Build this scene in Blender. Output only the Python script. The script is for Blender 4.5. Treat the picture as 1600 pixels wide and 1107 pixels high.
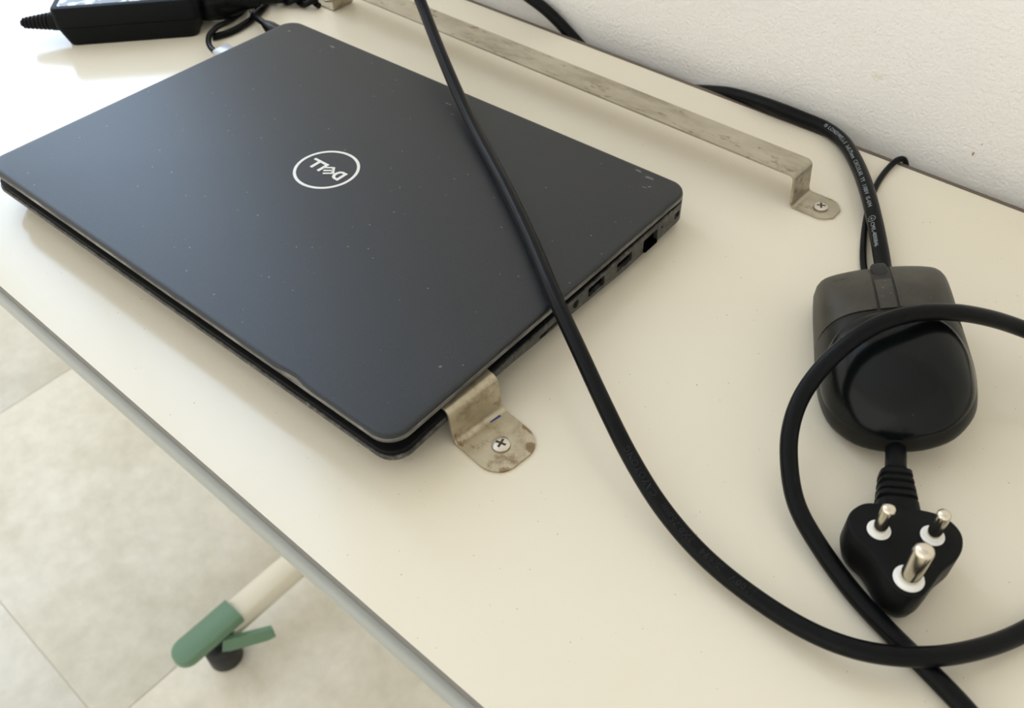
import bpy, bmesh, math
from mathutils import Vector, Matrix

for _o in list(bpy.data.objects):
    bpy.data.objects.remove(_o)
scene = bpy.context.scene
COL = scene.collection
MM = 0.001

# ------------------------------------------------------------------ camera
cam_data = bpy.data.cameras.new('camera')
cam = bpy.data.objects.new('camera', cam_data)
COL.objects.link(cam)
cam_data.sensor_fit = 'HORIZONTAL'
cam_data.sensor_width = 36.0
cam_data.lens = 36.0 * 1413.93 / 1600.0
cam_data.clip_start = 0.01
cam_data.clip_end = 50
RT = Vector((0.753437, 0.656775, -0.031307))
DN = Vector((0.461452, -0.562086, -0.686383))
FW = Vector((-0.468396, 0.502700, -0.726566))
m = Matrix.Identity(4)
for i in range(3):
    m[i][0] = RT[i]
    m[i][1] = -DN[i]
    m[i][2] = -FW[i]
m[0][3], m[1][3], m[2][3] = 0.189044, -0.129089, 0.314864
cam.matrix_world = m
cam_data.dof.use_dof = True
cam_data.dof.focus_distance = 0.44
cam_data.dof.aperture_fstop = 14.0
scene.camera = cam

# ------------------------------------------------------------------ light
world = bpy.data.worlds.new('world')
scene.world = world
world.use_nodes = True
bg = world.node_tree.nodes['Background']
bg.inputs[0].default_value = (1.0, 0.962, 0.885, 1)
bg.inputs[1].default_value = 1.55

def area(name, loc, rot, sx, sy, power, col):
    d = bpy.data.lights.new(name, 'AREA')
    d.shape = 'RECTANGLE'
    d.size, d.size_y = sx, sy
    d.energy = power
    d.color = col
    o = bpy.data.objects.new(name, d)
    o.location = loc
    o.rotation_euler = rot
    COL.objects.link(o)
    return o
# daylight coming in through the window of the back wall, left of the view
area('window_daylight', (-1.58, 0.41, 0.95), (math.radians(-90), 0, 0), 1.66, 1.50, 50, (0.45, 0.68, 1.0))

vs = scene.view_settings
vs.view_transform = 'Standard'
vs.look = 'None'
vs.exposure = 0.0
vs.gamma = 1.0
vs.use_curve_mapping = False

# ------------------------------------------------------------------ materials
def mat(name, col, rough=0.5, metal=0.0, spec=0.5, coat=0.0, coat_rough=0.1):
    mt = bpy.data.materials.new(name)
    mt.use_nodes = True
    b = mt.node_tree.nodes['Principled BSDF']
    b.inputs['Base Color'].default_value = (*col, 1)
    b.inputs['Roughness'].default_value = rough
    b.inputs['Metallic'].default_value = metal
    b.inputs['Specular IOR Level'].default_value = spec
    b.inputs['Coat Weight'].default_value = coat
    b.inputs['Coat Roughness'].default_value = coat_rough
    return mt

def nodes(mt):
    nt = mt.node_tree
    return nt, nt.nodes, nt.links, nt.nodes['Principled BSDF']

def coords(mt, kind='Object'):
    nt, N, L, b = nodes(mt)
    t = N.get('tc') or N.new('ShaderNodeTexCoord')
    t.name = 'tc'
    return t.outputs[kind]

def noise(mt, scale, detail=2.0, rough=0.5, vec=None, dist=0.0):
    nt, N, L, b = nodes(mt)
    n = N.new('ShaderNodeTexNoise')
    n.inputs['Scale'].default_value = scale
    n.inputs['Detail'].default_value = detail
    n.inputs['Roughness'].default_value = rough
    n.inputs['Distortion'].default_value = dist
    L.new(vec or coords(mt), n.inputs['Vector'])
    return n.outputs['Fac']

def stretch(mt, sc, rot=(0, 0, 0)):
    nt, N, L, b = nodes(mt)
    mp = N.new('ShaderNodeMapping')
    mp.inputs['Scale'].default_value = sc
    mp.inputs['Rotation'].default_value = rot
    L.new(coords(mt), mp.inputs['Vector'])
    return mp.outputs['Vector']

def ramp(mt, fac, stops):
    nt, N, L, b = nodes(mt)
    r = N.new('ShaderNodeValToRGB')
    e = r.color_ramp.elements
    while len(e) < len(stops):
        e.new(0.5)
    for q, (pp, c) in zip(e, stops):
        q.position = pp
        q.color = (*c, 1) if len(c) == 3 else c
    L.new(fac, r.inputs['Fac'])
    return r.outputs['Color']

def mix(mt, fac, a, bcol, mode='MIX'):
    nt, N, L, b = nodes(mt)
    x = N.new('ShaderNodeMix')
    x.data_type = 'RGBA'
    x.blend_type = mode
    for s, v in ((x.inputs[0], fac), (x.inputs[6], a), (x.inputs[7], bcol)):
        if isinstance(v, (int, float)):
            s.default_value = v
        elif isinstance(v, tuple):
            s.default_value = (*v, 1)
        else:
            L.new(v, s)
    return x.outputs[2]

def bump(mt, h, strength, dist=0.0002):
    nt, N, L, b = nodes(mt)
    bp = N.new('ShaderNodeBump')
    bp.inputs['Strength'].default_value = strength
    bp.inputs['Distance'].default_value = dist
    L.new(h, bp.inputs['Height'])
    L.new(bp.outputs['Normal'], b.inputs['Normal'])

def setcol(mt, c):
    nt, N, L, b = nodes(mt)
    L.new(c, b.inputs['Base Color'])

def setin(mt, name, c):
    nt, N, L, b = nodes(mt)
    L.new(c, b.inputs[name])

def spot(mt, centre, radii, scale):
    """mask of one ragged stain around a point of the object's own space"""
    nt, N, L, b = nodes(mt)
    mp = N.new('ShaderNodeMapping')
    mp.vector_type = 'POINT'
    mp.inputs['Scale'].default_value = [1 / r for r in radii]
    mp.inputs['Location'].default_value = [-c / r for c, r in zip(centre, radii)]
    L.new(coords(mt), mp.inputs['Vector'])
    ln = N.new('ShaderNodeVectorMath')
    ln.operation = 'LENGTH'
    L.new(mp.outputs['Vector'], ln.inputs[0])
    ad_ = N.new('ShaderNodeMath')
    ad_.operation = 'MULTIPLY_ADD'
    L.new(noise(mt, scale, 3.0), ad_.inputs[0])
    ad_.inputs[1].default_value = 1.4
    L.new(ln.outputs['Value'], ad_.inputs[2])
    return ramp(mt, ad_.outputs[0], [(0.85, (1, 1, 1)), (1.0, (0, 0, 0))])

BW = lambda a, b: [(a, (0, 0, 0)), (b, (1, 1, 1))]

M = {}
# cream laminate with a few dust specks
t = M['laminate'] = mat('cream_laminate', (0.80, 0.735, 0.60), 0.15, spec=0.28)
c0 = ramp(t, noise(t, 6.0, 3.0), [(0.3, (0.80, 0.735, 0.595)), (0.7, (0.825, 0.762, 0.632))])
sp = ramp(t, noise(t, 620.0, 1.0), BW(0.79, 0.82))
c1 = mix(t, sp, c0, (0.42, 0.38, 0.30))
setcol(t, c1)
bump(t, noise(t, 900.0, 2.0), 0.03, 0.0001)
M['moulding'] = mat('edge_moulding_shaded', (0.20, 0.19, 0.17), 0.5)  # darker grey stands in for the weaker light on the upright face
M['moulding_lit'] = mat('edge_lip_lit', (0.36, 0.37, 0.34), 0.30)  # paler copy of the moulding grey, painted as the better lit lip
M['edge_band'] = mat('brown_edge_band', (0.13, 0.10, 0.075), 0.6)
# plaster
t = M['plaster'] = mat('white_plaster', (0.80, 0.79, 0.755), 0.75, spec=0.25)
st = ramp(t, noise(t, 9.0, 5.0, 0.6), [(0.35, (0.90, 0.885, 0.86)), (0.62, (0.88, 0.865, 0.83)), (0.75, (0.82, 0.805, 0.74))])
st2 = ramp(t, noise(t, 70.0, 3.0), BW(0.76, 0.84))
cst = mix(t, st2, st, (0.66, 0.60, 0.48))
cst = mix(t, spot(t, (0.094, 0.361, 0.014), (0.0022, 0.02, 0.0050), 220.0), cst, (0.42, 0.30, 0.19))
cst = mix(t, spot(t, (0.0965, 0.361, 0.021), (0.0012, 0.02, 0.0030), 220.0), cst, (0.50, 0.37, 0.24))
cst = mix(t, spot(t, (0.031, 0.361, 0.040), (0.010, 0.02, 0.006), 160.0), cst, (0.83, 0.80, 0.70))
setcol(t, cst)
h1 = mix(t, 0.25, noise(t, 480.0, 3.0, 0.55), noise(t, 110.0, 3.0))
bump(t, h1, 0.8, 0.0014)
M['ceiling'] = mat('ceiling_paint', (0.82, 0.81, 0.78), 0.8)
# floor
t = M['tile'] = mat('beige_porcelain', (0.62, 0.58, 0.48), 0.42, spec=0.4)
a = ramp(t, noise(t, 5.0, 6.0, 0.62, coords(t, 'Object'), 0.4), [(0.30, (0.60, 0.565, 0.465)), (0.5, (0.70, 0.67, 0.58)), (0.72, (0.76, 0.735, 0.66))])
b2 = ramp(t, noise(t, 40.0, 4.0, 0.6), [(0.3, (0.88, 0.87, 0.85)), (0.7, (1, 1, 1))])
setcol(t, mix(t, 1.0, a, b2, 'MULTIPLY'))
M['grout'] = mat('grout', (0.58, 0.53, 0.43), 0.9)
M['frame_white'] = mat('window_paint', (0.8, 0.8, 0.78), 0.4)
t = M['glass'] = bpy.data.materials.new('window_glass')
t.use_nodes = True
nt = t.node_tree
nt.nodes.clear()
o_ = nt.nodes.new('ShaderNodeOutputMaterial')
mx = nt.nodes.new('ShaderNodeMixShader')
tr = nt.nodes.new('ShaderNodeBsdfTransparent')
gl = nt.nodes.new('ShaderNodeBsdfGlossy')
gl.inputs['Roughness'].default_value = 0.02
mx.inputs[0].default_value = 0.07
nt.links.new(tr.outputs[0], mx.inputs[1])
nt.links.new(gl.outputs[0], mx.inputs[2])
nt.links.new(mx.outputs[0], o_.inputs[0])
# laptop
t = M['lid'] = mat('charcoal_lid_paint', (0.028, 0.031, 0.036), 0.45, metal=0.0, spec=0.52)
fl = ramp(t, noise(t, 2600.0, 1.0), [(0.35, (0.004, 0.005, 0.006)), (0.7, (0.014, 0.016, 0.019))])
vor = t.node_tree.nodes.new('ShaderNodeTexVoronoi')
vor.inputs['Scale'].default_value = 150.0
t.node_tree.links.new(coords(t), vor.inputs['Vector'])
dust = ramp(t, vor.outputs['Distance'], [(0.045, (1, 1, 1)), (0.075, (0, 0, 0))])
dm = ramp(t, noise(t, 55.0, 3.0), BW(0.46, 0.56))
dust = mix(t, 1.0, dust, dm, 'MULTIPLY')
scr = ramp(t, noise(t, 90.0, 4.0, 0.7, stretch(t, (0.35, 2.6, 1), (0, 0, 0.6))), BW(0.755, 0.80))
dd = mix(t, 1.0, dust, mix(t, 0.7, (0, 0, 0), scr), 'ADD')
lc_ = mix(t, dd, fl, (0.16, 0.17, 0.17))
for cx_, cy_, rx_, ry_ in ((-21.3, 219.5, 5.0, 1.6), (-20.3, 210.7, 3.2, 0.7), (-17.4, 212.8, 1.6, 1.2), (-31, 221.5, 4.0, 1.2), (-311, 212.8, 2.6, 1.6), (-270, 216, 6.0, 1.6), (-160.4, 209.5, 5.0, 0.8), (-150.6, 202.2, 3.0, 0.9), (-14, 45, 2.0, 2.0)):
    lc_ = mix(t, mix(t, 0.6, (0, 0, 0), spot(t, (cx_ * MM, cy_ * MM, 0.024), (rx_ * 1.8 * MM, ry_ * 1.8 * MM, 0.03), 420.0)), lc_, (0.20, 0.21, 0.21))
setcol(t, lc_)
bump(t, noise(t, 2200.0, 2.0), 0.35, 0.0001)
t = M['rim'] = mat('worn_lid_rim', (0.30, 0.29, 0.26), 0.36, metal=0.3)
setcol(t, ramp(t, noise(t, 120.0, 4.0, 0.65, stretch(t, (0.3, 0.3, 2))), [(0.38, (0.06, 0.058, 0.052)), (0.56, (0.16, 0.155, 0.14)), (0.75, (0.40, 0.385, 0.34))]))
t = M['base_side'] = mat('worn_base_plastic', (0.10, 0.10, 0.095), 0.42, spec=0.35)
setcol(t, ramp(t, noise(t, 230.0, 5.0, 0.7), [(0.40, (0.018, 0.019, 0.018)), (0.58, (0.06, 0.06, 0.055)), (0.75, (0.20, 0.19, 0.17))]))
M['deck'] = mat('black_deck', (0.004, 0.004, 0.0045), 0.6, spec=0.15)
M['dark_hole'] = mat('port_black', (0.002, 0.002, 0.002), 0.8, spec=0.0)
M['logo'] = mat('polished_logo', (0.82, 0.84, 0.86), 0.22, metal=0.85)
# steel
t = M['steel'] = mat('stained_steel', (0.42, 0.38, 0.32), 0.36, metal=0.75)
g1 = ramp(t, noise(t, 70.0, 6.0, 0.65, stretch(t, (0.35, 1, 1))), [(0.3, (0.33, 0.295, 0.22)), (0.5, (0.47, 0.425, 0.33)), (0.75, (0.56, 0.515, 0.415))])
g2 = ramp(t, noise(t, 210.0, 5.0, 0.75, stretch(t, (0.4, 1, 1))), BW(0.57, 0.66))
setcol(t, mix(t, mix(t, 0.7, (0, 0, 0), g2), g1, (0.15, 0.095, 0.06)))
bump(t, noise(t, 300.0, 4.0, 0.6, stretch(t, (0.15, 1, 1))), 0.08, 0.0003)
t = M['steel_rust'] = mat('heat_stained_steel', (0.45, 0.40, 0.33), 0.34, metal=0.7)
g1 = ramp(t, noise(t, 90.0, 6.0, 0.65), [(0.3, (0.30, 0.245, 0.16)), (0.5, (0.48, 0.42, 0.30)), (0.75, (0.58, 0.52, 0.40))])
g2 = ramp(t, noise(t, 60.0, 5.0, 0.7), BW(0.58, 0.68))
cr_ = mix(t, mix(t, 0.6, (0, 0, 0), g2), g1, (0.16, 0.085, 0.035))
for cx_, cy_, rx_, ry_ in ((27, 9, 5, 8), (28, -9, 6, 7), (3, -13, 8, 3), (20, 14, 8, 2.5)):
    cr_ = mix(t, mix(t, 0.75, (0, 0, 0), spot(t, (cx_ * MM, cy_ * MM, 0.001), (rx_ * 1.5 * MM, ry_ * 1.5 * MM, 0.02), 160.0)), cr_, (0.17, 0.09, 0.035))
setcol(t, cr_)
M['screw'] = mat('nickel_screw', (0.66, 0.61, 0.53), 0.28, metal=0.8)
M['screw_slot'] = mat('screw_recess', (0.05, 0.035, 0.025), 0.6)
M['ink'] = mat('blue_ink', (0.03, 0.04, 0.22), 0.5)
# black things
t = M['cable'] = mat('black_pvc_cable', (0.004, 0.0045, 0.005), 0.28, spec=0.12)
bump(t, noise(t, 500.0, 2.0), 0.04, 0.0002)
M['cable_text'] = mat('raised_black_print', (0.006, 0.007, 0.0075), 0.30, spec=0.3)
M['print'] = mat('pale_cable_print', (0.30, 0.34, 0.36), 0.6)
M['plug'] = mat('black_plug_plastic', (0.005, 0.0055, 0.0055), 0.40, spec=0.10)
M['collar'] = mat('white_collar', (0.80, 0.79, 0.76), 0.4)
M['pin'] = mat('nickel_pin', (0.72, 0.66, 0.55), 0.16, metal=1.0)
M['mouse_body'] = mat('mouse_body_plastic', (0.010, 0.010, 0.008), 0.38, spec=0.2)
t = M['mouse_shell'] = mat('dusty_wall_tinted_mouse_plastic', (0.055, 0.050, 0.040), 0.45, spec=0.35)
v2 = ramp(t, noise(t, 700.0, 2.0), BW(0.72, 0.78))
v3 = ramp(t, noise(t, 45.0, 5.0, 0.6), [(0.35, (0.026, 0.023, 0.017)), (0.7, (0.060, 0.053, 0.038))])  # lighter warm tone: dust, plus the wall's reflection painted in
cm_ = mix(t, v2, v3, (0.22, 0.20, 0.16))
cm_ = mix(t, spot(t, (-0.017, 0.030, 0.026), (0.008, 0.004, 0.02), 150.0), cm_, (0.006, 0.006, 0.006))
setcol(t, cm_)
t = M['mouse_gloss'] = mat('glossy_mouse_cover', (0.003, 0.0045, 0.0045), 0.20, spec=0.22)
v2 = ramp(t, noise(t, 800.0, 2.0), BW(0.76, 0.80))
setcol(t, mix(t, v2, (0.003, 0.0045, 0.0045), (0.12, 0.13, 0.11)))
M['wheel'] = mat('scroll_rubber', (0.012, 0.012, 0.011), 0.7)
t = M['brick'] = mat('adapter_plastic', (0.005, 0.006, 0.0065), 0.45, spec=0.10)
bump(t, noise(t, 1500.0, 2.0), 0.06, 0.0001)
t = M['label'] = mat('adapter_label_glare', (0.30, 0.31, 0.34), 0.3)
setcol(t, ramp(t, noise(t, 130.0, 2.0, 0.5, stretch(t, (1, 1, 1))), [(0.50, (0.13, 0.13, 0.135)), (0.56, (0.62, 0.62, 0.61))]))  # whitish patches are glare painted into the label colour
M['connector'] = mat('silver_connector', (0.52, 0.53, 0.58), 0.35, metal=0.3)
M['cream_paint'] = mat('cream_powder_coat', (0.72, 0.68, 0.57), 0.4)
M['green'] = mat('green_plastic_cap', (0.115, 0.215, 0.135), 0.45)
M['black_wheel'] = mat('caster_rubber', (0.008, 0.008, 0.008), 0.55)

# ------------------------------------------------------------------ helpers
def finish(me, smooth=True, ang=35):
    if smooth:
        for q in me.polygons:
            q.use_smooth = True
        try:
            me.set_sharp_from_angle(angle=math.radians(ang))
        except Exception:
            pass

def mesh(name, verts, faces, material, parent=None, smooth=True, ang=35, loc=None, rot=None, fix=True):
    """verts in millimetres"""
    me = bpy.data.meshes.new(name)
    me.from_pydata([(x * MM, y * MM, z * MM) for x, y, z in verts], [], faces)
    if fix:
        bm = bmesh.new()
        bm.from_mesh(me)
        bmesh.ops.recalc_face_normals(bm, faces=bm.faces)
        bm.to_mesh(me)
        bm.free()
    me.materials.append(material)
    finish(me, smooth, ang)
    o = bpy.data.objects.new(name, me)
    COL.objects.link(o)
    if parent:
        o.parent = parent
    if loc:
        o.location = [v * MM for v in loc]
    if rot:
        o.rotation_euler = rot
    return o

def empty(name, label, cat, loc=(0, 0, 0), rz=0.0, group=None):
    o = bpy.data.objects.new(name, None)
    o.empty_display_size = 0.02
    COL.objects.link(o)
    o.location = [v * MM for v in loc]
    o.rotation_euler = (0, 0, rz)
    o['label'] = label
    o['category'] = cat
    if group:
        o['group'] = group
    return o

def loft(rings, cap0=True, cap1=True, closed=True):
    n = len(rings[0])
    V = [p for r in rings for p in r]
    F = []
    for i in range(len(rings) - 1):
        for j in range(n if closed else n - 1):
            k = (j + 1) % n
            F.append((i * n + j, i * n + k, (i + 1) * n + k, (i + 1) * n + j))
    if cap0:
        F.append(tuple(range(n))[::-1])
    if cap1:
        F.append(tuple((len(rings) - 1) * n + j for j in range(n)))
    return V, F

def box(x0, x1, y0, y1, z0, z1, bev=0.0):
    if bev <= 0:
        return loft([[(x0, y0, z), (x1, y0, z), (x1, y1, z), (x0, y1, z)] for z in (z0, z1)])
    rs = []
    for z, d in ((z0, bev), (z0 + bev, 0), (z1 - bev, 0), (z1, bev)):
        rs.append([(x, y, z) for x, y in rrect(x0 + d, x1 - d, y0 + d, y1 - d, max(bev, 0.05), 3)])
    return loft(rs)

def join(*parts):
    V, F = [], []
    for v, f in parts:
        o = len(V)
        V += list(v)
        F += [tuple(i + o for i in q) for q in f]
    return V, F

def rrect(x0, x1, y0, y1, r, nc=6, step=None):
    pts = []
    for cx, cy, a0 in ((x1 - r, y0 + r, -90), (x1 - r, y1 - r, 0), (x0 + r, y1 - r, 90), (x0 + r, y0 + r, 180)):
        for i in range(nc + 1):
            a = math.radians(a0 + 90 * i / nc)
            pts.append((cx + r * math.cos(a), cy + r * math.sin(a)))
    if step:
        out = []
        for i, q in enumerate(pts):
            w = pts[(i + 1) % len(pts)]
            n = max(1, int(math.dist(q, w) / step))
            out += [(q[0] + (w[0] - q[0]) * k / n, q[1] + (w[1] - q[1]) * k / n) for k in range(n)]
        pts = out
    return pts

def catmull(P, per=8, closed=False):
    P = [Vector(q) for q in P]
    n = len(P)
    out = []
    for i in range(n if closed else n - 1):
        if closed:
            a, b, c, d = P[(i - 1) % n], P[i], P[(i + 1) % n], P[(i + 2) % n]
        else:
            b, c = P[i], P[i + 1]
            a = P[i - 1] if i else b * 2 - c
            d = P[i + 2] if i + 2 < n else c * 2 - b
        t0 = 0.0
        t1 = t0 + max((b - a).length, 1e-4) ** 0.5
        t2 = t1 + max((c - b).length, 1e-4) ** 0.5
        t3 = t2 + max((d - c).length, 1e-4) ** 0.5
        for k in range(per):
            t = t1 + (t2 - t1) * k / per
            A1 = a * ((t1 - t) / (t1 - t0)) + b * ((t - t0) / (t1 - t0))
            A2 = b * ((t2 - t) / (t2 - t1)) + c * ((t - t1) / (t2 - t1))
            A3 = c * ((t3 - t) / (t3 - t2)) + d * ((t - t2) / (t3 - t2))
            B1 = A1 * ((t2 - t) / (t2 - t0)) + A2 * ((t - t0) / (t2 - t0))
            B2 = A2 * ((t3 - t) / (t3 - t1)) + A3 * ((t - t1) / (t3 - t1))
            out.append(B1 * ((t2 - t) / (t2 - t1)) + B2 * ((t - t1) / (t2 - t1)))
    if not closed:
        out.append(P[-1])
    return out

def smooth_path(P, it=3):
    P = [q.copy() for q in P]
    for _ in range(it):
        Q = [q.copy() for q in P]
        for i in range(1, len(P) - 1):
            Q[i] = P[i] * 0.5 + (P[i - 1] + P[i + 1]) * 0.25
        P = Q
    return P

def frames(path):
    n = len(path)
    T = [(path[min(i + 1, n - 1)] - path[max(i - 1, 0)]).normalized() for i in range(n)]
    up = Vector((0, 0, 1)) if abs(T[0].z) < 0.9 else Vector((1, 0, 0))
    nrm = (up - T[0] * up.dot(T[0])).normalized()
    out = []
    for t in T:
        nrm = (nrm - t * nrm.dot(t)).normalized()
        out.append((t, nrm, t.cross(nrm)))
    return out

def tube(path, r, n=18):
    rr = r if callable(r) else (lambda u: r)
    L = len(path)
    rings = []
    for i, ((t, a, b), p) in enumerate(zip(frames(path), path)):
        R = rr(i / (L - 1))
        rings.append([tuple(p + a * (R * math.cos(2 * math.pi * k / n)) + b * (R * math.sin(2 * math.pi * k / n))) for k in range(n)])
    return loft(rings)

def lathe(prof, n=24, c=(0, 0, 0)):
    """prof: (radius, z)"""
    rings = [[(c[0] + r * math.cos(2 * math.pi * k / n), c[1] + r * math.sin(2 * math.pi * k / n), c[2] + z) for k in range(n)] for r, z in prof]
    return loft(rings)

def text_on_tube(name, body, size, path, r, s0, ang0, material, parent, off=0.06, depth=0.08, flip=False, spacing=1.0):
    """lettering wrapped on a cable; s0 = arc length (mm) of its first letter"""
    cu = bpy.data.curves.new(name, 'FONT')
    cu.body = body
    cu.size = size
    cu.space_character = spacing
    cu.resolution_u = 2
    cu.extrude = depth / 2
    ob = bpy.data.objects.new(name, cu)
    COL.objects.link(ob)
    dg = bpy.context.evaluated_depsgraph_get()
    me = bpy.data.meshes.new_from_object(ob.evaluated_get(dg))
    bpy.data.objects.remove(ob)
    bpy.data.curves.remove(cu)
    P = list(reversed(path)) if flip else list(path)
    S = [0.0]
    for i in range(1, len(P)):
        S.append(S[-1] + (P[i] - P[i - 1]).length)
    def at(s):
        i = 1
        while i < len(S) - 1 and S[i] < s:
            i += 1
        u = (s - S[i - 1]) / max(S[i] - S[i - 1], 1e-6)
        p = P[i - 1].lerp(P[i], u)
        a0, a1 = max(i - 2, 0), min(i + 1, len(P) - 1)
        return p, (P[a1] - P[a0]).normalized()
    for v in me.vertices:
        p, t = at(s0 + v.co.x)
        up = Vector((0, 0, 1))
        n0 = (up - t * up.dot(t)).normalized()
        b = n0.cross(t)
        a = ang0 + (v.co.y - size * 0.35) / r
        nn = n0 * math.cos(a) + b * math.sin(a)
        v.co = (p + nn * (r + off + v.co.z)) * MM
    me.materials.clear()
    me.materials.append(material)
    me.name = name
    o = bpy.data.objects.new(name, me)
    COL.objects.link(o)
    o.parent = parent
    return o

def structure(o):
    o['kind'] = 'structure'
    return o

# ------------------------------------------------------------------ room shell
FZ = -820.0
X0, X1, Y0, YW = -3000.0, 1300.0, -2400.0, 361.0
CZ = 1780.0
floor = structure(mesh('floor', *box(X0 - 150, X1, Y0, YW + 150, FZ - 60, FZ - 1.0), M['grout'], smooth=False))
TS = 600.0
tile_me = None
tx0, ty0 = -512.0, -158.0
ix = int(math.floor((X0 - tx0) / TS)); 
for i in range(ix, ix + 11):
    for j in range(-5, 2):
        xa, xb = max(tx0 + i * TS, X0), min(tx0 + (i + 1) * TS, X1)
        ya, yb = max(ty0 + j * TS, Y0), min(ty0 + (j + 1) * TS, YW)
        if xb - xa < 5 or yb - ya < 5:
            continue
        full = (xb - xa > TS - 1) and (yb - ya > TS - 1)
        if full and tile_me:
            o = bpy.data.objects.new('tile', tile_me)
            COL.objects.link(o)
            o.parent = floor
        else:
            o = mesh('tile', *box(0.9, xb - xa - 0.9, 0.9, yb - ya - 0.9, -1.0, 0, 0.4), M['tile'], floor, ang=60)
            if full:
                tile_me = o.data
        o.location = (xa * MM, ya * MM, FZ * MM)
# back wall with a window opening well to the left of the table end
WX0, WX1, WZ0, WZ1 = -2400.0, -760.0, 200.0, 1700.0
WT = 60.0
wl = join(box(X0 - 150, WX0, YW, YW + WT, FZ - 2, CZ), box(WX1, X1, YW, YW + WT, FZ - 2, CZ),
          box(WX0, WX1, YW, YW + WT, FZ - 2, WZ0), box(WX0, WX1, YW, YW + WT, WZ1, CZ))
structure(mesh('wall_back', *wl, M['plaster'], smooth=False))
structure(mesh('shade_wall_right', *box(X1, X1 + 100, Y0, YW + WT, FZ - 2, CZ), M['plaster'], smooth=False))  # unseen wall, added to keep right-hand faces in shade
structure(mesh('ceiling', *box(X0 - 150, X1, Y0, YW + 150, CZ, CZ + 60), M['ceiling'], smooth=False))
win = bpy.data.objects.new('window_1', None)
COL.objects.link(win)
win['kind'] = 'structure'
fw = 32.0
ya, yb = YW + 8, YW + 40
mesh('window_frame', *join(box(WX0, WX0 + fw, ya, yb, WZ0, WZ1), box(WX1 - fw, WX1, ya, yb, WZ0, WZ1),
     box(WX0 + fw, WX1 - fw, ya, yb, WZ0, WZ0 + fw), box(WX0 + fw, WX1 - fw, ya, yb, WZ1 - fw, WZ1)), M['frame_white'], win, smooth=False)
xm = (WX0 + WX1) / 2
mesh('window_mullion', *box(xm - 18, xm + 18, ya + 2, yb - 2, WZ0 + fw, WZ1 - fw), M['frame_white'], win, smooth=False)
for xa, xb in ((WX0 + fw, xm - 18), (xm + 18, WX1 - fw)):
    mesh('window_pane', *box(xa, xb, ya + 14, ya + 18, WZ0 + fw, WZ1 - fw), M['glass'], win, smooth=False)
mesh('window_sill', *box(WX0 - 30, WX1 + 30, YW - 20, YW, WZ0 - 25, WZ0), M['frame_white'], win, smooth=False)

# ------------------------------------------------------------------ table
TX0, TX1, TY0, TY1 = -760.0, 420.0, -46.5, 348.9
table = empty('narrow_table', 'narrow cream laminate table with grey edge moulding standing against the white wall', 'table', (-160, 150, FZ))
OX, OY, OZ = 160.0, -150.0, -FZ
def tl(vf):
    v, f = vf
    return [(x + OX, y + OY, z + OZ) for x, y, z in v], f
mesh('table_top', *tl(box(TX0 + 2, TX1 - 2, TY0 + 0.6, TY1 - 2.6, -18, 0)), M['laminate'], table, smooth=False)
def sweep_x(prof, x0, x1):
    return loft([[(x, y, z) for y, z in prof] for x in (x0, x1)])
mesh('edge_moulding', *tl(sweep_x([(TY0 + 0.6, -0.1), (TY0, -0.3), (TY0 - 0.2, -4.2), (TY0 + 0.8, -4.6), (TY0 + 0.8, -18), (TY0 + 0.6, -18)], TX0 + 2, TX1 - 2)), M['moulding'], table, smooth=False)
lip = [(TY0 + 0.8, -4.6)] + [(TY0 - 1.2 - 3.2 * math.sin(a), -9.2 + 4.4 * math.cos(a)) for a in [math.pi * k / 10 for k in range(11)]] + [(TY0 + 0.8, -13.8)]
mesh('edge_lip', *tl(sweep_x(lip, TX0 + 2, TX1 - 2)), M['moulding_lit'], table, ang=50)
mesh('back_edge_band', *tl(box(TX0 + 2, TX1 - 2, TY1 - 2.6, TY1, -18, 0.35)), M['edge_band'], table, smooth=False)
for xa, xb in ((TX0, TX0 + 2), (TX1 - 2, TX1)):
    mesh('end_band', *tl(box(xa, xb, TY0, TY1, -18, 0)), M['moulding'], table, smooth=False)
def bar(xa, xb, ya, yb, za, zb, name):
    return mesh(name, *tl(box(xa, xb, ya, yb, za, zb, 3)), M['cream_paint'], table, ang=60)
BX = (-487.0, -455.0)
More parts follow.
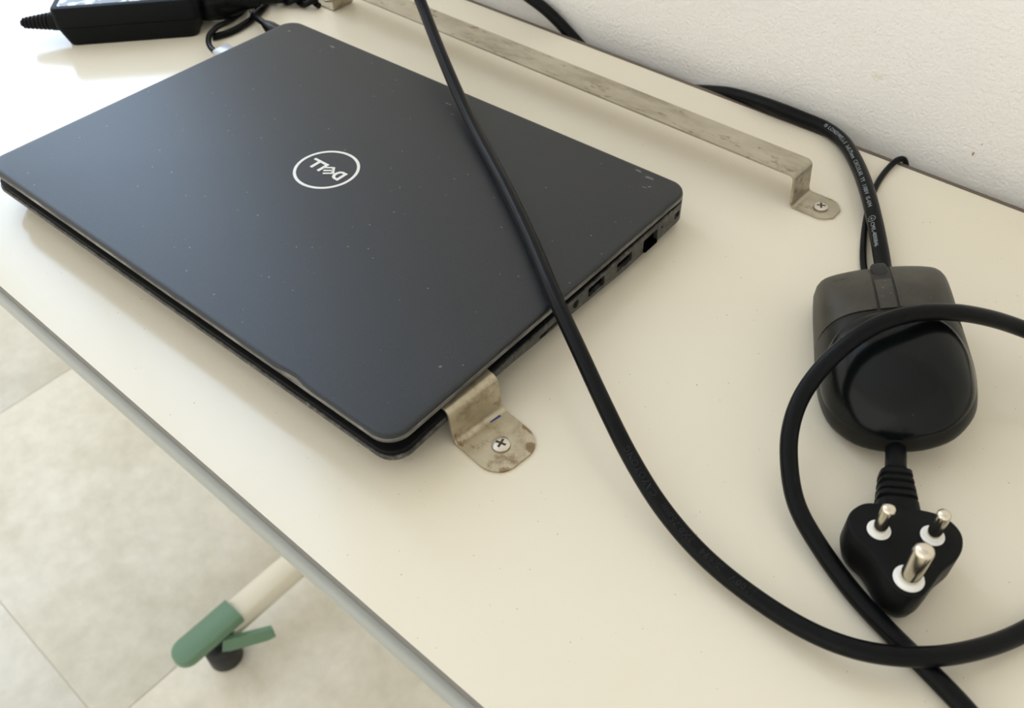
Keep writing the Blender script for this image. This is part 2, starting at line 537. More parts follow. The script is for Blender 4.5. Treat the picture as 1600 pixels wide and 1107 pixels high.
for k, (xa, xb) in enumerate((BX, (230.0, 262.0))):
    bar(xa, xb, 20, 300, FZ + 48, FZ + 80, 'base_bar')
    bar(xa - 4, xb + 4, 210, 260, FZ + 80, -40, 'column')
    bar(xa - 2, xb + 2, 20, 300, -40, -18, 'top_bracket')
    # green end cap: rounded tongue over the bar end
    cx, w = (xa + xb) / 2, 18.0
    outl = [(cx + w, 36), (cx - w, 36)] + [(cx + w * math.cos(a), -37 + w * math.sin(a)) for a in [math.pi + math.pi * q / 24 for q in range(25)]]
    rings = []
    for z, sc_ in ((FZ + 68, 0.90), (FZ + 70, 1.0), (FZ + 81, 1.0), (FZ + 83.3, 0.97), (FZ + 84, 0.91)):
        rings.append([(cx + (x - cx) * sc_, (y if y > 30 else -10 + (y + 10) * (1 - (1 - sc_) * 0.5)), z) for x, y in outl])
    cap = mesh('end_cap', *tl(loft(rings)), M['green'], table, ang=50)
    fv = []
    for z, g in ((FZ + 40, 0.0), (FZ + 62, 1.0)):
        fv.append([(xb - 2, -6 + 8 * g, z), (xb + 30, 44 + 4 * g, z), (xb + 33, 54, z), (xb + 28, 56, z), (xb - 2, 12, z)])
    mesh('cap_fin', *tl(loft(fv)), M['green'], cap, smooth=False)
    wv, wf = lathe([(6, 0), (19, 0), (22, 3), (22, 38), (18, 42), (9, 43), (9, 46)], 28)
    mesh('foot_pad', *tl(([(x + cx - 1, y + 0, z + FZ + 0.0) for x, y, z in wv], wf)), M['black_wheel'], table, ang=50)
    mesh('foot_pad', *tl(([(x + cx, y + 270, z + FZ + 0.0) for x, y, z in wv], wf)), M['black_wheel'], table, ang=50)

# ------------------------------------------------------------------ laptop
LYAW = math.radians(1.496)
laptop = empty('laptop', 'closed dark charcoal laptop with silver round logo, lid slightly ajar over a metal clip', 'laptop', (0, 0, 0), LYAW)
LW, LD = 323.0, 226.3
def zlow(y):
    if y < 70: return 12.8
    if y < 166: return 12.8 - (y - 70) / 96 * 7.4
    return 5.4
BT = 18.0
def lring(ins, zf, r=11.0):
    return [(x, y, zf(y) if callable(zf) else zf) for x, y in rrect(-LW + ins, -ins, ins, LD - ins, max(r - ins, 1.5), 8, 6.0)]
base_pts = []
def ring_scaled(ins, zf):
    # keep vertex correspondence: inset along the direction to the interior
    out = []
    src = rrect(-LW, 0, 0, LD, 11.0, 8, 6.0)
    n = len(src)
    for i, (x, y) in enumerate(src):
        ax, ay = src[i - 1]
        bx, by = src[(i + 1) % n]
        tx, ty = bx - ax, by - ay
        l = math.hypot(tx, ty) or 1
        k = ins(x, y) if callable(ins) else ins
        out.append((x - ty / l * k, y + tx / l * k, zf(y) if callable(zf) else zf))
    return out
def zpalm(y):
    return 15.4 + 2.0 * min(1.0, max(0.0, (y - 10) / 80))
rings = [ring_scaled(9.0, 1.6), ring_scaled(2.2, lambda y: zlow(y) - 2.4), ring_scaled(0.5, lambda y: zlow(y) - 0.5), ring_scaled(0.0, lambda y: zlow(y) + 0.6),
         ring_scaled(0.0, lambda y: zpalm(y) - 0.4), ring_scaled(0.4, zpalm)]
base = mesh('base', *loft(rings), M['base_side'], laptop, ang=40)
# port openings cut into the right side
ports = [('card_slot', 96, 110, 11.6, 13.6), ('usb_port', 134.3, 147.6, 10.0, 15.6), ('hdmi_port', 158.6, 171.6, 9.2, 14.8),
         ('ethernet_port', 182.2, 195.4, 5.9, 14.2), ('lock_slot', 212.0, 217.0, 9.4, 13.2)]
cut = []
for nme, ya, yb, za, zb in ports:
    cut.append(loft([[(x, y, z) for y, z in rrect(ya, yb, za, zb, 0.9, 3)] for x in (-9, 2)]))
jack_y, jack_z = 124.2, 13.2
cut.append(loft([[(x, jack_y + 2.3 * math.cos(a), jack_z + 2.3 * math.sin(a)) for a in [2 * math.pi * k / 20 for k in range(20)]] for x in (-9, 2)]))
cut.append(loft([[(x, 199.5 + 0.9 * math.cos(a), 12.6 + 0.9 * math.sin(a)) for a in [2 * math.pi * k / 12 for k in range(12)]] for x in (-5, 2)]))
cutter = mesh('port_cutter', *join(*cut), M['dark_hole'], laptop, smooth=False)
mod = base.modifiers.new('ports', 'BOOLEAN')
mod.operation = 'DIFFERENCE'
mod.solver = 'EXACT'
mod.object = cutter
dg = bpy.context.evaluated_depsgraph_get()
nm = bpy.data.meshes.new_from_object(base.evaluated_get(dg))
base.modifiers.clear()
base.data = nm
nm.name = 'base'
bpy.data.objects.remove(cutter)
for nme, ya, yb, za, zb in ports:
    q = loft([[(x, y, z) for y, z in rrect(ya + 0.1, yb - 0.1, za + 0.1, zb - 0.1, 0.8, 3)] for x in (-8.8, -2.2)])
    if nme in ('usb_port', 'hdmi_port'):
        q = join(q, box(-2.2, -0.6, ya + 1.5, yb - 1.5, (za + zb) / 2 - 0.2, (za + zb) / 2 + 1.4))
    if nme == 'ethernet_port':
        q = join(q, box(-2.2, 0.9, ya + 1.0, yb - 1.0, za + 0.2, za + 2.0))
    mesh(nme, *q, M['dark_hole'], base, smooth=False)
mesh('headphone_jack', *loft([[(x, jack_y + 2.2 * math.cos(a), jack_z + 2.2 * math.sin(a)) for a in [2 * math.pi * k / 20 for k in range(20)]] for x in (-8.8, -2.0)]), M['dark_hole'], base)
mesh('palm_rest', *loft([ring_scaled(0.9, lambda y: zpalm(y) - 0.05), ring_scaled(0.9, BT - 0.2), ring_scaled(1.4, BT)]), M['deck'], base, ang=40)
for fx in (-290, -33):
    for fy in (22, 205):
        mesh('rubber_foot', *box(fx - 14, fx + 14, fy - 3, fy + 3, 0, 1.7, 0.3), M['cable'], base)

# lid, propped slightly open: front edge higher than the hinge edge
def ztop(y):
    return 28.5 - 6.0 * y / LD
def lidring(ins, depth):
    return ring_scaled(ins, lambda y: ztop(y) - depth)
def chip(x, y):
    return math.exp(-((x + 61) / 6.0) ** 2) if y < 3 else 0.0
def lidchip(ins, depth):
    return [(x, y, z) for x, y, z in ring_scaled(lambda x, y: ins + 1.5 * chip(x, y), lambda y: ztop(y) - depth)]
lid = mesh('lid', *loft([lidring(1.8, 4.2), lidchip(0.5, 1.75), lidchip(0.35, 0.9), lidchip(0.7, 0.35), lidchip(1.5, 0.08), lidring(3.0, 0.0)], cap0=True), M['lid'], laptop, ang=60)
mesh('lid_rim', *loft([lidring(1.6, 4.3), lidring(0.25, 3.9), lidring(0.0, 3.3), lidchip(0.0, 2.2), lidchip(0.4, 1.7), lidchip(1.2, 1.7), lidring(1.9, 4.0)], cap0=False, cap1=False), M['rim'], lid, ang=60)
for hx in (-268, -75):
    hv, hf = loft([[(x, LD - 7 + 4.6 * math.cos(a), BT + 0.0 + 3.2 * math.sin(a)) for a in [2 * math.pi * k / 16 for k in range(16)]] for x in (hx - 18, hx + 18)])
    mesh('hinge', hv, hf, M['deck'], base)

LCX, LCY = -165.7, 116.2
def plate(outer, inner=None, up=0.12):
    """flat emblem piece lying on the lid top; outer / inner rings of (x, y)"""
    if inner is None:
        return loft([[(x, y, ztop(y) + h) for x, y in outer] for h in (-0.05, up)])
    n = len(outer)
    V = []
    for h in (-0.05, up):
        V += [(x, y, ztop(y) + h) for x, y in outer]
        V += [(x, y, ztop(y) + h) for x, y in inner]
    F = []
    for j in range(n):
        k = (j + 1) % n
        F += [(j, k, n + k, n + j), (2 * n + j, 3 * n + j, 3 * n + k, 2 * n + k),
              (j, 2 * n + j, 2 * n + k, k), (n + j, n + k, 3 * n + k, 3 * n + j)]
    return V, F
circ = lambda r: [(LCX + r * math.cos(2 * math.pi * k / 72), LCY + r * math.sin(2 * math.pi * k / 72)) for k in range(72)]
mesh('logo_ring', *plate(circ(18.4), circ(16.7)), M['logo'], lid, smooth=False)
# letters, tops towards the front edge of the lid
Do = [(-152.9, 120.3), (-152.9, 112.3), (-156.3, 112.3), (-158.2, 113.2), (-159.3, 115.2), (-159.3, 117.3), (-158.3, 119.4), (-156.4, 120.3)]
Di = [(-154.8, 118.7), (-154.8, 113.9), (-156.0, 113.9), (-156.9, 114.5), (-157.4, 115.7), (-157.4, 116.9), (-156.9, 118.1), (-156.0, 118.7)]
mesh('logo_letter', *plate(Do, Di), M['logo'], lid, smooth=False)
# tilted E: spine plus three bars at an angle
def quad(a, b, w):
    dx, dy = b[0] - a[0], b[1] - a[1]
    l = math.hypot(dx, dy)
    nx, ny = -dy / l * w / 2, dx / l * w / 2
    return [(a[0] - nx, a[1] - ny), (b[0] - nx, b[1] - ny), (b[0] + nx, b[1] + ny), (a[0] + nx, a[1] + ny)]
S0, S1 = (-159.9, 115.3), (-164.0, 120.0)
bars = [quad(S0, S1, 1.7)]
for u in (0.08, 0.52, 0.96):
    sx, sy = S0[0] + (S1[0] - S0[0]) * u, S0[1] + (S1[1] - S0[1]) * u
    bars.append(quad((sx, sy), (sx - 4.3, sy - 3.4), 1.25))
mesh('logo_letter', *join(*[plate(q) for q in bars]), M['logo'], lid, smooth=False)
for dx in (0.0, 5.7):
    Lp = [(-167.6 - dx, 112.2), (-169.5 - dx, 112.2), (-169.5 - dx, 118.5), (-173.2 - dx, 118.5), (-173.2 - dx, 120.2), (-167.6 - dx, 120.2)]
    V, F = plate(Lp[1:] + Lp[:1])
    mesh('logo_letter', *join(plate([Lp[0], Lp[1], (Lp[1][0], 120.2), (Lp[0][0], 120.2)]), plate([Lp[2], Lp[3], Lp[4], (Lp[2][0], 120.2)])), M['logo'], lid, smooth=False)

# ------------------------------------------------------------------ metal strap behind the laptop
def strip(path_xz, foot_l, foot_r, w, th=1.3, outline=None):
    """sheet bent along x: path of (x, z, half-width) along its middle surface"""
    rings = []
    n = len(path_xz)
    for i, (x, z, hw) in enumerate(path_xz):
        a = path_xz[max(i - 1, 0)]
        b = path_xz[min(i + 1, n - 1)]
        tx, tz = b[0] - a[0], b[1] - a[1]
        l = math.hypot(tx, tz) or 1
        nx, nz = -tz / l * th / 2, tx / l * th / 2
        rings.append([(x - nx, -hw, z - nz), (x - nx, hw, z - nz), (x + nx, hw, z + nz), (x + nx, -hw, z + nz)])
    return loft(rings)

def bend(pts, r, n=5):
    """round the corners of an (x, z) polyline"""
    out = [pts[0]]
    for i in range(1, len(pts) - 1):
        p, q, s = Vector(pts[i - 1]), Vector(pts[i]), Vector(pts[i + 1])
        a, b = (p - q).normalized(), (s - q).normalized()
        A, B = q + a * r, q + b * r
        for k in range(n + 1):
            u = k / n
            out.append(tuple(A * (1 - u) ** 2 + q * (2 * u * (1 - u)) + B * u * u))
    out.append(pts[-1])
    return out

def tongue(pts, hw, tip):
    """give half-widths: rounded tips of length tip at listed ends"""
    res = []
    for x, z in pts:
        res.append((x, z, hw))
    return res

def screw(parent, x, y, z, r=4.0, rot=0.3):
    s = mesh('screw', *lathe([(r * 0.9, 0), (r, 0.5), (r * 0.98, 1.0), (r * 0.8, 1.35), (r * 0.45, 1.5), (0.05, 1.52)], 24, (x, y, z)), M['screw'], parent, ang=40)
    c, sn = math.cos(rot), math.sin(rot)
    def rq(x0, x1, y0, y1):
        v, f = box(x0, x1, y0, y1, 1.25, 1.58)
        return [(x + c * px - sn * py, y + sn * px + c * py, z + pz) for px, py, pz in v], f
    a = r * 0.56
    mesh('screw_slot', *join(rq(-a, a, -0.55, 0.55), rq(-0.55, 0.55, -a, -0.55), rq(-0.55, 0.55, 0.55, a)), M['screw_slot'], s, smooth=False)
    return s

SY = 281.2
strap = empty('metal_strap', 'long flat stainless steel strap raised on bent feet between laptop and wall', 'bracket', (0, 0, 0))
th = 1.3
xl, xr, zt = -351.5, 31.0, 20.0
core = bend([(-371.0, th / 2), (xl, th / 2), (xl + 1.0, zt), (xr - 0.5, zt), (xr + 1.2, th / 2), (47.0, th / 2)], 3.2)
left_tip = [(-371.0 - 8 * math.sin(a), th / 2, 9.8 * max(math.cos(a), 0.45)) for a in [math.radians(d) for d in (75, 55, 35, 15)]]
right_tip = [(47.0 + 8.5 * math.sin(a), th / 2, 9.8 * max(math.cos(a), 0.42)) for a in [math.radians(d) for d in (15, 35, 55, 75)]]
sp_ = left_tip + [(x, z, 9.8) for x, z in core] + right_tip
V, F = strip(sp_, 0, 0, 19.6, th)
mesh('strap_sheet', [(x, y + SY + 0.0, z) for x, y, z in V], F, M['steel'], strap, ang=30)
screw(strap, 45.6, SY - 0.6, th, 4.1, 0.5)
screw(strap, -369.0, SY, th, 4.1, 0.2)

# clip at the front right of the laptop, tongue under the lid
clip = empty('metal_clip', 'short bent steel clip with brown stains and screw at the laptop front corner', 'bracket', (2.2, 46.0, 0), math.radians(-6.0))
core = bend([(-38.0, 19.6), (-0.6, 19.6), (1.0, th / 2), (15.0, th / 2)], 3.6)
tipc = [(18.5 + 11.0 * math.sin(q), th / 2, 14.3 - 10.5 * (1 - math.cos(q))) for q in [math.radians(d) for d in (0, 12, 24, 36, 48, 60, 72, 84)]]
V, F = strip([(x, z, 14.3) for x, z in core] + tipc, 0, 0, 28.6, th)
mesh('clip_sheet', V, F, M['steel_rust'], clip, ang=30)
screw(clip, 17.0, -0.6, th, 4.3, 0.35)
inkv, inkf = box(-1.0, 1.0, -3.0, 3.0, 0, 0.05)
mesh('ink_mark', [(x + 3.9 + 0.1 * y, y + 7.5, z + th + 0.02) for x, y, z in inkv], inkf, M['ink'], clip, smooth=False)

# ------------------------------------------------------------------ long loop of cable
loop_pts = [[-262, 268, 72], [-248.9, 260.2, 60.0], [-230.2, 250.3, 51.0], [-187.2, 223.9, 39.0], [-134.3, 192.0, 29.5], [-77.4, 157.9, 29.0], [-32.9, 128.6, 29.8], [-1.6, 106.4, 30.4], [24.8, 90.4, 27.0], [49.8, 76.3, 21.0], [71.5, 65.3, 15.0], [94.1, 56.1, 10.0], [117.8, 50.1, 7.0], [141.6, 48.0, 6.0], [164.6, 48.0, 8.0], [181.6, 51.9, 10.5], [197.6, 61.9, 11.8], [210.1, 77.3, 9.0], [221.4, 98.5, 5.0], [233.0, 131.6, 4.0], [238.7, 178.5, 6.0], [222.6, 217.5, 12.0], [194.2, 229.6, 22.0], [167.7, 217.7, 32.0], [153.9, 204.0, 41.0], [141.4, 189.5, 47.5], [130.3, 176.0, 49.5], [120.9, 162.1, 46.5], [114.2, 145.6, 38.2], [111.7, 129.9, 27.0], [115.2, 115.8, 20.0], [122.3, 104.3, 14.0], [133.6, 92.0, 9.0], [149.6, 82.6, 6.0], [168.3, 73.9, 4.5], [185.3, 68.4, 3.8], [200.0, 64.2, 3.8], [214.7, 59.5, 3.8], [230.2, 53.1, 3.8]]
LR = 3.65
loop_path = smooth_path(catmull(loop_pts, 8), 4)
loop = empty('looped_cable', 'long black cable crossing the laptop lid and looping over the mouse', 'cable', (0, 0, 0))
mesh('cable_sheath', *tube(loop_path, LR, 40), M['cable'], loop, ang=80)

def arc_at(path, pt):
    s, best, bs = 0.0, 1e9, 0.0
    for i, q in enumerate(path):
        if i:
            s += (q - path[i - 1]).length
        d = (q - Vector(pt)).length
        if d < best:
            best, bs = d, s
    return bs
rev = list(reversed(loop_path))
text_on_tube('raised_lettering', '1100V   IS:694   3X0.75mm   CAYOTONG', 3.9, loop_path, LR, arc_at(rev, (141.6, 48.0, 6.0)), 0.25, M['cable_text'], loop, 0.10, 0.2, True, 1.12)

# ------------------------------------------------------------------ power cord with plug
cord = empty('power_cable', 'thick black power cord with three pin plug running behind and under the mouse', 'power cord', (0, 0, 0))
CR = 4.15
cord_pts = [[-330, 352.5, 62], [-290, 354, 40], [-263, 354.5, 28], [-244, 354.5, 20], [-229, 354.5, 15.5], [-214, 354.5, 11], [-201, 354.5, 5], [-189, 354.5, -2], [-170, 354.6, -12], [-135, 354.6, -18], [-95, 354.4, -11], [-62, 353.0, -0.6], [-46.9, 352.0, 2.2], [-21.8, 348.2, 5.6], [-1.5, 349.1, 4.7], [12.6, 348.0, 4.6], [26.6, 341.5, 5.0], [45.2, 322.0, 6.8], [60.5, 302.0, 8.0], [76.1, 279.8, 7.6], [92.0, 256.0, 5.8], [104, 236, 4.3], [122, 200, 4.2], [138, 168, 4.4], [146, 151.5, 7.5], [152.0, 139.4, 12.0], [155.5, 131.5, 12.6], [159, 124, 12.6]]
cord_path = smooth_path(catmull(cord_pts, 8), 3)
mesh('cord_sheath', *tube(cord_path, CR, 40), M['cable'], cord, ang=80)
text_on_tube('printed_lettering', '\u00ae LONDWELL-S  3x0.75mm  CIRCULAR  YY  1100V  IS-694', 3.1, cord_path, CR, arc_at(cord_path, (12.6, 348.0, 4.6)), -0.55, M['print'], cord, 0.13, 0.06, False, 1.12)
text_on_tube('printed_lettering', '\u2295 CM/L-4000846', 3.0, cord_path, CR, arc_at(cord_path, (75, 281, 7.6)), -0.72, M['print'], cord, 0.13, 0.06, False, 1.0)

PANG = math.atan2(0.537, 0.843)
def pl(x, y, z):
    c, s = math.cos(PANG), math.sin(PANG)
    return (172.5 + c * x - s * y, 97.2 + s * x + c * y, z)
out = [(-7.5, 12.6), (-14.0, 11.6), (-19.0, 7.0), (-20.4, 1.0), (-18.6, -3.9), (-15.2, -7.5), (-12.2, -12.5), (-9.8, -18.8), (-6.6, -23.6), (-2.0, -26.0), (2.4, -25.0), (6.3, -20.7), (11.1, -14.2), (17.2, -8.1), (20.1, -2.6), (20.5, 2.6), (18.1, 7.3), (13.4, 10.4), (7.4, 11.6), (0, 12.4)]
oc = [(q.x, q.y) for q in catmull([(x, y, 0) for x, y in out], 4, True)]
def scaled(s, z, ox=0.0, oy=-6.0):
    return [pl(ox + (x - ox) * s, oy + (y - oy) * s, z) for x, y in oc]
plug = mesh('plug_body', *loft([scaled(0.80, 0.4), scaled(0.92, 3.0), scaled(0.97, 6.5), scaled(1.0, 9.0), scaled(1.0, 20.6), scaled(0.985, 21.6), scaled(0.95, 22.0)]), M['plug'], cord, ang=50)
def pin(x, y, r, h, rc):
    p = pl(x, y, 22.0)
    mesh('pin_collar', *lathe([(rc, -0.3), (rc, 0.45), (rc - 0.35, 0.7), (r + 1.1, 0.75), (r + 0.7, 1.5), (r + 0.05, 1.6)], 32, p), M['collar'], plug, ang=40)
    prof = [(r, 0), (r, h - r * 0.75)] + [(r * math.cos(a), h - r * 0.75 + r * 0.75 * math.sin(a)) for a in [math.radians(d) for d in (15, 30, 45, 60, 75, 88)]]
    mesh('pin', *lathe(prof, 32, p), M['pin'], plug, ang=50)
pin(-9.5, 0, 2.55, 15.5, 4.3)
pin(9.5, 0, 2.55, 15.5, 4.3)
pin(-1.6, -19.2, 3.55, 21.0, 5.4)
# ribbed cord grip
gr = []
n = 20
for i in range(41):
    u = i / 40
    y = 8.0 + u * 27.5
    hw = 8.4 - 2.4 * max(0, (u - 0.25)) / 0.75
    hh = 6.6 - 1.2 * u
    if u > 0.30 and u < 0.97:
        ph = ((u - 0.30) / 0.67 * 5) % 1.0
        if ph > 0.72:
            hw -= 1.0
            hh -= 1.0
    if u >= 0.97:
        hw -= 1.5
        hh -= 1.2
    xc = 0.6 + 2.6 * u
    ring = []
    for k in range(n):
        a = 2 * math.pi * k / n
        ca_, sa_ = math.cos(a), math.sin(a)
        e = 0.55
        ring.append(pl(xc + hw * math.copysign(abs(ca_) ** e, ca_), y, 12.8 + hh * math.copysign(abs(sa_) ** e, sa_)))
    gr.append(ring)
mesh('cord_grip', *loft(gr), M['plug'], plug, ang=30)

# ------------------------------------------------------------------ mouse
mouse = empty('computer_mouse', 'black wired computer mouse with glossy rounded back lying on the power cord', 'mouse', (127.9, 186.8, 8.0))
# mouse local y axis points along (-0.467, 0.884); rolled so that its right side is up
mouse.rotation_euler = (Matrix.Rotation(math.atan2(0.467, 0.884) + math.radians(4.5), 3, 'Z') @ Matrix.Rotation(math.radians(-14), 3, 'Y')).to_euler()
half = [(0, 51.5), (13, 50.3), (22.5, 47.6), (27.2, 45.0), (29.6, 40.5), (30.6, 32), (31.4, 14), (32.2, -6), (32.0, -22), (28.6, -36), (19.5, -47), (9.5, -51.5), (0, -52.5)]
mo = half + [(-x, y) for x, y in half[-2:0:-1]]
moc = [(q.x, q.y) for q in catmull([(x, y, 0) for x, y in mo], 8, True)]
mpol = sorted((math.atan2(y, x), math.hypot(x, y)) for x, y in moc)
def MR(t):
    t = (t + math.pi) % (2 * math.pi) - math.pi
    lo = None
    for i in range(len(mpol)):
        a0, r0 = mpol[i - 1] if i else (mpol[-1][0] - 2 * math.pi, mpol[-1][1])
        a1, r1 = mpol[i]
        if a0 <= t <= a1:
            u = (t - a0) / (a1 - a0 + 1e-9)
            return r0 + (r1 - r0) * u
    a0, r0 = mpol[-1]
    a1, r1 = mpol[0][0] + 2 * math.pi, mpol[0][1]
    return r0 + (r1 - r0) * (t - a0) / (a1 - a0 + 1e-9)
def MH(x, y):
    r = min(math.hypot(x, y) / MR(math.atan2(y, x)), 0.9999)
    h = 29.0 * (1 - ((y + 8) / 88.0) ** 2)
    u = min(1.0, max(0.0, y / 40.0))
    pw = 3.3 + 4.2 * u * u * (3 - 2 * u)
    return 4.0 + h * (1 - r ** pw) ** 0.52
nth = 96
TH = [2 * math.pi * k / nth for k in range(nth)]
rings = [[(0.9 * MR(t) * math.cos(t), 0.9 * MR(t) * math.sin(t), 0.0) for t in TH],
         [(0.985 * MR(t) * math.cos(t), 0.985 * MR(t) * math.sin(t), 2.2) for t in TH]]
for r in (1.0, 0.997, 0.99, 0.975, 0.95, 0.92, 0.88, 0.83, 0.77, 0.7, 0.62, 0.53, 0.43, 0.32, 0.2, 0.08):
    rings.append([(r * MR(t) * math.cos(t), r * MR(t) * math.sin(t), MH(r * MR(t) * math.cos(t), r * MR(t) * math.sin(t))) for t in TH])
mesh('mouse_shell', *loft(rings), M['mouse_body'], mouse, ang=60)
def patch_grid(name, xa, xb, ya, yb, off, material, nx=14, ny=22):
    """raised skin following the shell between curves xa(y), xb(y)"""
    top, V, F = [], [], []
    def pt(u, v, o):
        y = ya + (yb - ya) * v
        x = xa(y) + (xb(y) - xa(y)) * u
        return (x, y, MH(x, y) + o)
    for o in (off, -0.6):
        for j in range(ny + 1):
            for i in range(nx + 1):
                V.append(pt(i / nx, j / ny, o))
    W = nx + 1
    B = W * (ny + 1)
    for j in range(ny):
        for i in range(nx):
            q = (j * W + i, j * W + i + 1, (j + 1) * W + i + 1, (j + 1) * W + i)
            F.append(q)
            F.append(tuple(B + k for k in q[::-1]))
    edge = [i for i in range(nx)] + [j * W + nx for j in range(ny)] + [ny * W + i for i in range(nx, 0, -1)] + [j * W for j in range(ny, 0, -1)]
    for a, b in zip(edge, edge[1:] + edge[:1]):
        F.append((a, b, B + b, B + a))
    return mesh(name, V, F, material, mouse, ang=50)
def hwid(y):
    lo, hi = 0.0, 40.0
    for _ in range(30):
        mid = (lo + hi) / 2
        if math.hypot(mid, y) < 0.985 * MR(math.atan2(y, mid)):
            lo = mid
        else:
            hi = mid
    return lo
patch_grid('mouse_button', lambda y: -hwid(y), lambda y: -4.6, 3.0, 49.2, 0.5, M['mouse_shell'])
patch_grid('mouse_button', lambda y: 4.6, lambda y: hwid(y), 3.0, 49.2, 0.5, M['mouse_shell'])
patch_grid('centre_strip', lambda y: -3.5, lambda y: 3.5, 3.0, 26.0, 0.5, M['mouse_shell'], 4, 14)
wv, wf = lathe([(6, -3.3), (9.5, -3.3), (10.4, -2.6), (10.6, 0), (10.4, 2.6), (9.5, 3.3), (6, 3.3)], 36)
mesh('scroll_wheel', [(z, 35.5 + x, MH(0, 35.5) - 8.9 + y) for x, y, z in wv], wf, M['wheel'], mouse, ang=40)
def cover_radius(t):
    lo, hi = 0.0, 60.0
    for _ in range(30):
        mid = (lo + hi) / 2
        x, y = mid * math.cos(t), -22.0 + mid * math.sin(t)
        inside = (x / 31.0) ** 2 + ((y + 22.0) / (31.0 if y < -22 else 23.0)) ** 2 < 1 and math.hypot(x, y) < 0.975 * MR(math.atan2(y, x))
        lo, hi = (mid, hi) if inside else (lo, mid)
    return lo
CRD = [cover_radius(t) for t in TH]
CRD = [(CRD[i - 2] + CRD[i - 1] * 2 + CRD[i] * 3 + CRD[(i + 1) % nth] * 2 + CRD[(i + 2) % nth]) / 9 for i in range(nth)]
rings = []
for r, o in ((1.0, -0.8), (1.0, 0.2), (0.985, 0.7), (0.955, 1.0), (0.9, 1.15), (0.8, 1.2), (0.65, 1.2), (0.5, 1.2), (0.3, 1.2), (0.1, 1.2)):
    ring = []
    for t, R_ in zip(TH, CRD):
        x, y = R_ * r * math.cos(t), -22.0 + R_ * r * math.sin(t)
        ring.append((x, y, MH(x, y) + o))
    rings.append(ring)
mesh('palm_cover', *loft(rings), M['mouse_gloss'], mouse, ang=60)
# thin cable of the mouse, kept in world millimetres
inv = mouse.matrix_basis.inverted()
thin = [[70, 353.5, -40], [66, 353.2, -16], [63.2, 352.6, -2.6], [61.2, 350.8, 1.8], [59.2, 346.8, 2.6], [58.4, 336.9, 1.95], [59.9, 320.7, 1.9], [65.1, 299.8, 1.9], [75.7, 271.3, 1.9], [87.4, 247.6, 1.9], [96, 236, 3.5]]
tp = smooth_path(catmull(thin, 8), 2)
tv, tf = tube(tp, 1.75, 14)
tv2 = [tuple((inv @ (Vector(v) * MM)) / MM) for v in tv]
mesh('mouse_cable', tv2, tf, M['cable'], mouse, ang=80)

# ------------------------------------------------------------------ power adapter
AA = math.atan2(0.727, 0.687)
ad = empty('power_adapter', 'black brick power adapter with grey label at the far left of the table', 'adapter', (-468.5, 112.5, 0), AA)
def ab(ins, z, r=5.0):
    iy = ins * 0.25 if ins > 3 else ins
    return [(x, y, z) for x, y in rrect(ins, 103 - ins, iy, 47 - iy, r, 5)]
mesh('lower_shell', *loft([ab(6.0, 0), ab(5.0, 0.6), ab(0.3, 13.2), ab(0.0, 13.7), ab(0.6, 13.75)]), M['brick'], ad, ang=40)
upper = mesh('upper_shell', *loft([ab(0.7, 13.7), ab(0.0, 14.1), ab(0.2, 26.6), ab(0.8, 27.6), ab(2.0, 28.0)]), M['brick'], ad, ang=40)
mesh('label', *loft([[(x, y, z) for x, y in rrect(5, 98, 5, 42, 2, 4)] for z in (27.9, 28.12)]), M['label'], upper, smooth=False)
rel = []
for i in range(31):
    u = i / 30
    hw = 7.4 * (1 - 0.5 * u)
    hh = 7.2 * (1 - 0.5 * u)
    if 0.25 < u < 0.95 and i % 3 == 0:
        hw -= 0.7
        hh -= 0.7
    if u > 0.95:
        hw *= 0.6
        hh *= 0.6
    rel.append([(2 - 29 * u, 13 + hw * math.cos(a), 14.2 + hh * math.sin(a)) for a in [2 * math.pi * k / 18 for k in range(18)]])
mesh('strain_relief', *loft(rel), M['brick'], ad, ang=35)
ap = []
for x, hy, hz, yc, zc in ((101, 12, 10, 24, 14), (103, 13, 10.5, 24, 14), (119, 13, 10.5, 24, 14), (124, 11, 9, 25, 13.6), (132, 6.5, 6, 27, 12.5), (142, 4.8, 4.8, 31, 11)):
    ap.append([(x, yc + hy * math.copysign(abs(math.cos(a)) ** 0.6, math.cos(a)), zc + hz * math.copysign(abs(math.sin(a)) ** 0.6, math.sin(a))) for a in [2 * math.pi * k / 20 for k in range(20)]])
mesh('inlet_plug', *loft(ap), M['cable'], ad, ang=50)
ainv = ad.matrix_basis.inverted()
def adtube(name, pts, r, material, n=14):
    p = smooth_path(catmull(pts, 8), 2)
    v, f = tube(p, r, n)
    return mesh(name, [tuple((ainv @ (Vector(q) * MM)) / MM) for q in v], f, material, ad, ang=80)
awm = lambda x, y, z: tuple((ad.matrix_basis @ (Vector((x, y, z)) * MM)) / MM)
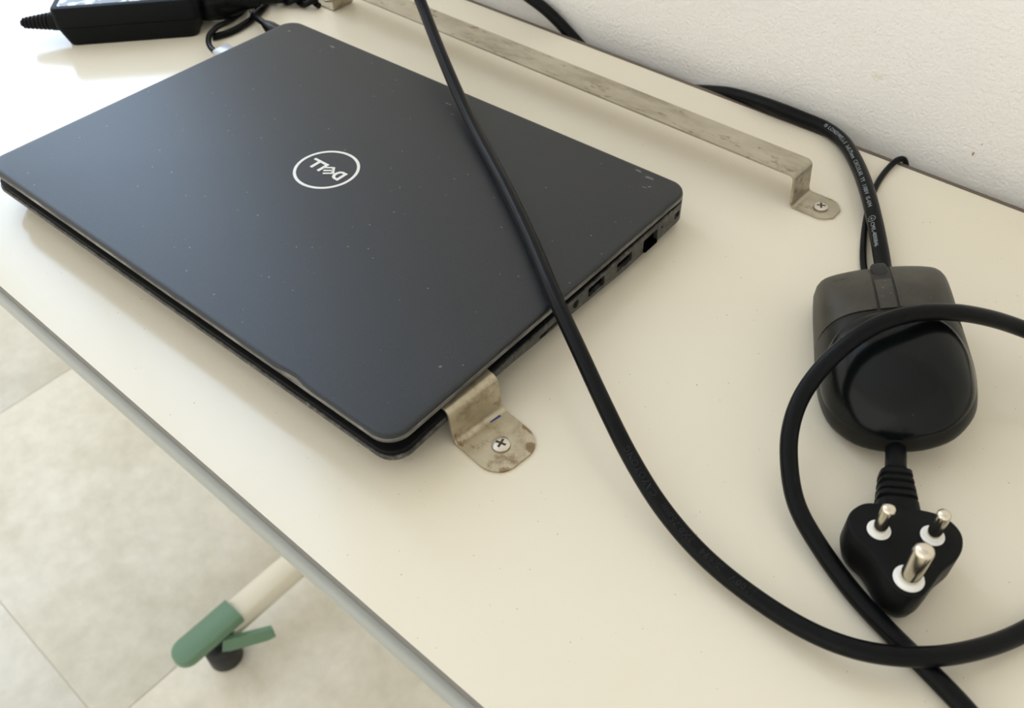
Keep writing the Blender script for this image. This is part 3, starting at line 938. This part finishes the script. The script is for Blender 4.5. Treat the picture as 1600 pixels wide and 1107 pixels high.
adtube('mains_cord', [awm(138, 30, 11.5), awm(148, 34, 9), awm(164, 44, 5), awm(182, 60, 3.8), awm(190, 90, 3.8), awm(172, 125, 3.8)], 3.6, M['cable'])
dc = adtube('output_cord', [awm(150, 52, 2), (-404, 236, 2.5), (-392, 228, 3.5), (-384, 222, 6), (-374, 219, 8.5), (-362, 215.5, 10.5), (-352, 213, 11)], 2.4, M['cable'])
cv, cf = tube([Vector((-358, 214.5, 10.8)), Vector((-350, 212.8, 11)), Vector((-342, 211.6, 11)), Vector((-327.8, 210.6, 11))], lambda u: 3.2 + 2.3 * min(1, u * 2.2), 18)
mesh('output_connector', [tuple((ainv @ (Vector(q) * MM)) / MM) for q in cv], cf, M['cable'], dc, ang=50)
adtube('output_cord', [(-388, 187, 3), (-386, 193, 2.6), (-384, 201, 2.6), (-385, 212, 2.6), (-388, 224, 2.6), (-396, 240, 2.6), (-412, 262, 2.6)], 2.5, M['cable'])
for ph in (0.0, math.pi):
    P_ = []
    for k in range(15):
        u = k / 14
        x, y = -402 + 38 * u, 252 + 10 * u + 6 * u * u
        a = ph + u * 9.5
        P_.append((x - 2.6 * math.sin(a) * 0.3, y + 2.6 * math.sin(a), 5.0 + 2.4 * math.cos(a)))
    adtube('twisted_cord', P_, 2.3, M['cable'], 12)

# ------------------------------------------------------------------ cable plugged into the left side of the laptop
usb = empty('usb_cable', 'thin cable with silver connector plugged into the left side of the laptop', 'cable', (0, 0, 0))
cvv, cff = box(-24.5, 0.2, -6.6, 6.6, -3.2, 3.2, 1.2)
ang_u = LYAW
cu_ = [(-327.4 + x * math.cos(ang_u) - y * math.sin(ang_u), 171.2 + x * math.sin(ang_u) + y * math.cos(ang_u), 11.5 + z) for x, y, z in cvv]
mesh('connector', cu_, cff, M['connector'], usb, ang=50)
up_ = smooth_path(catmull([(-346, 166.5, 11.5), (-353, 167, 11.5), (-361, 169, 11), (-371, 174, 10), (-381, 182, 9), (-388, 193, 8), (-394, 206, 5), (-404, 226, 2.2), (-424, 254, 2.1)], 8), 2)
mesh('cord', *tube(up_, 2.0, 14), M['cable'], usb, ang=80)
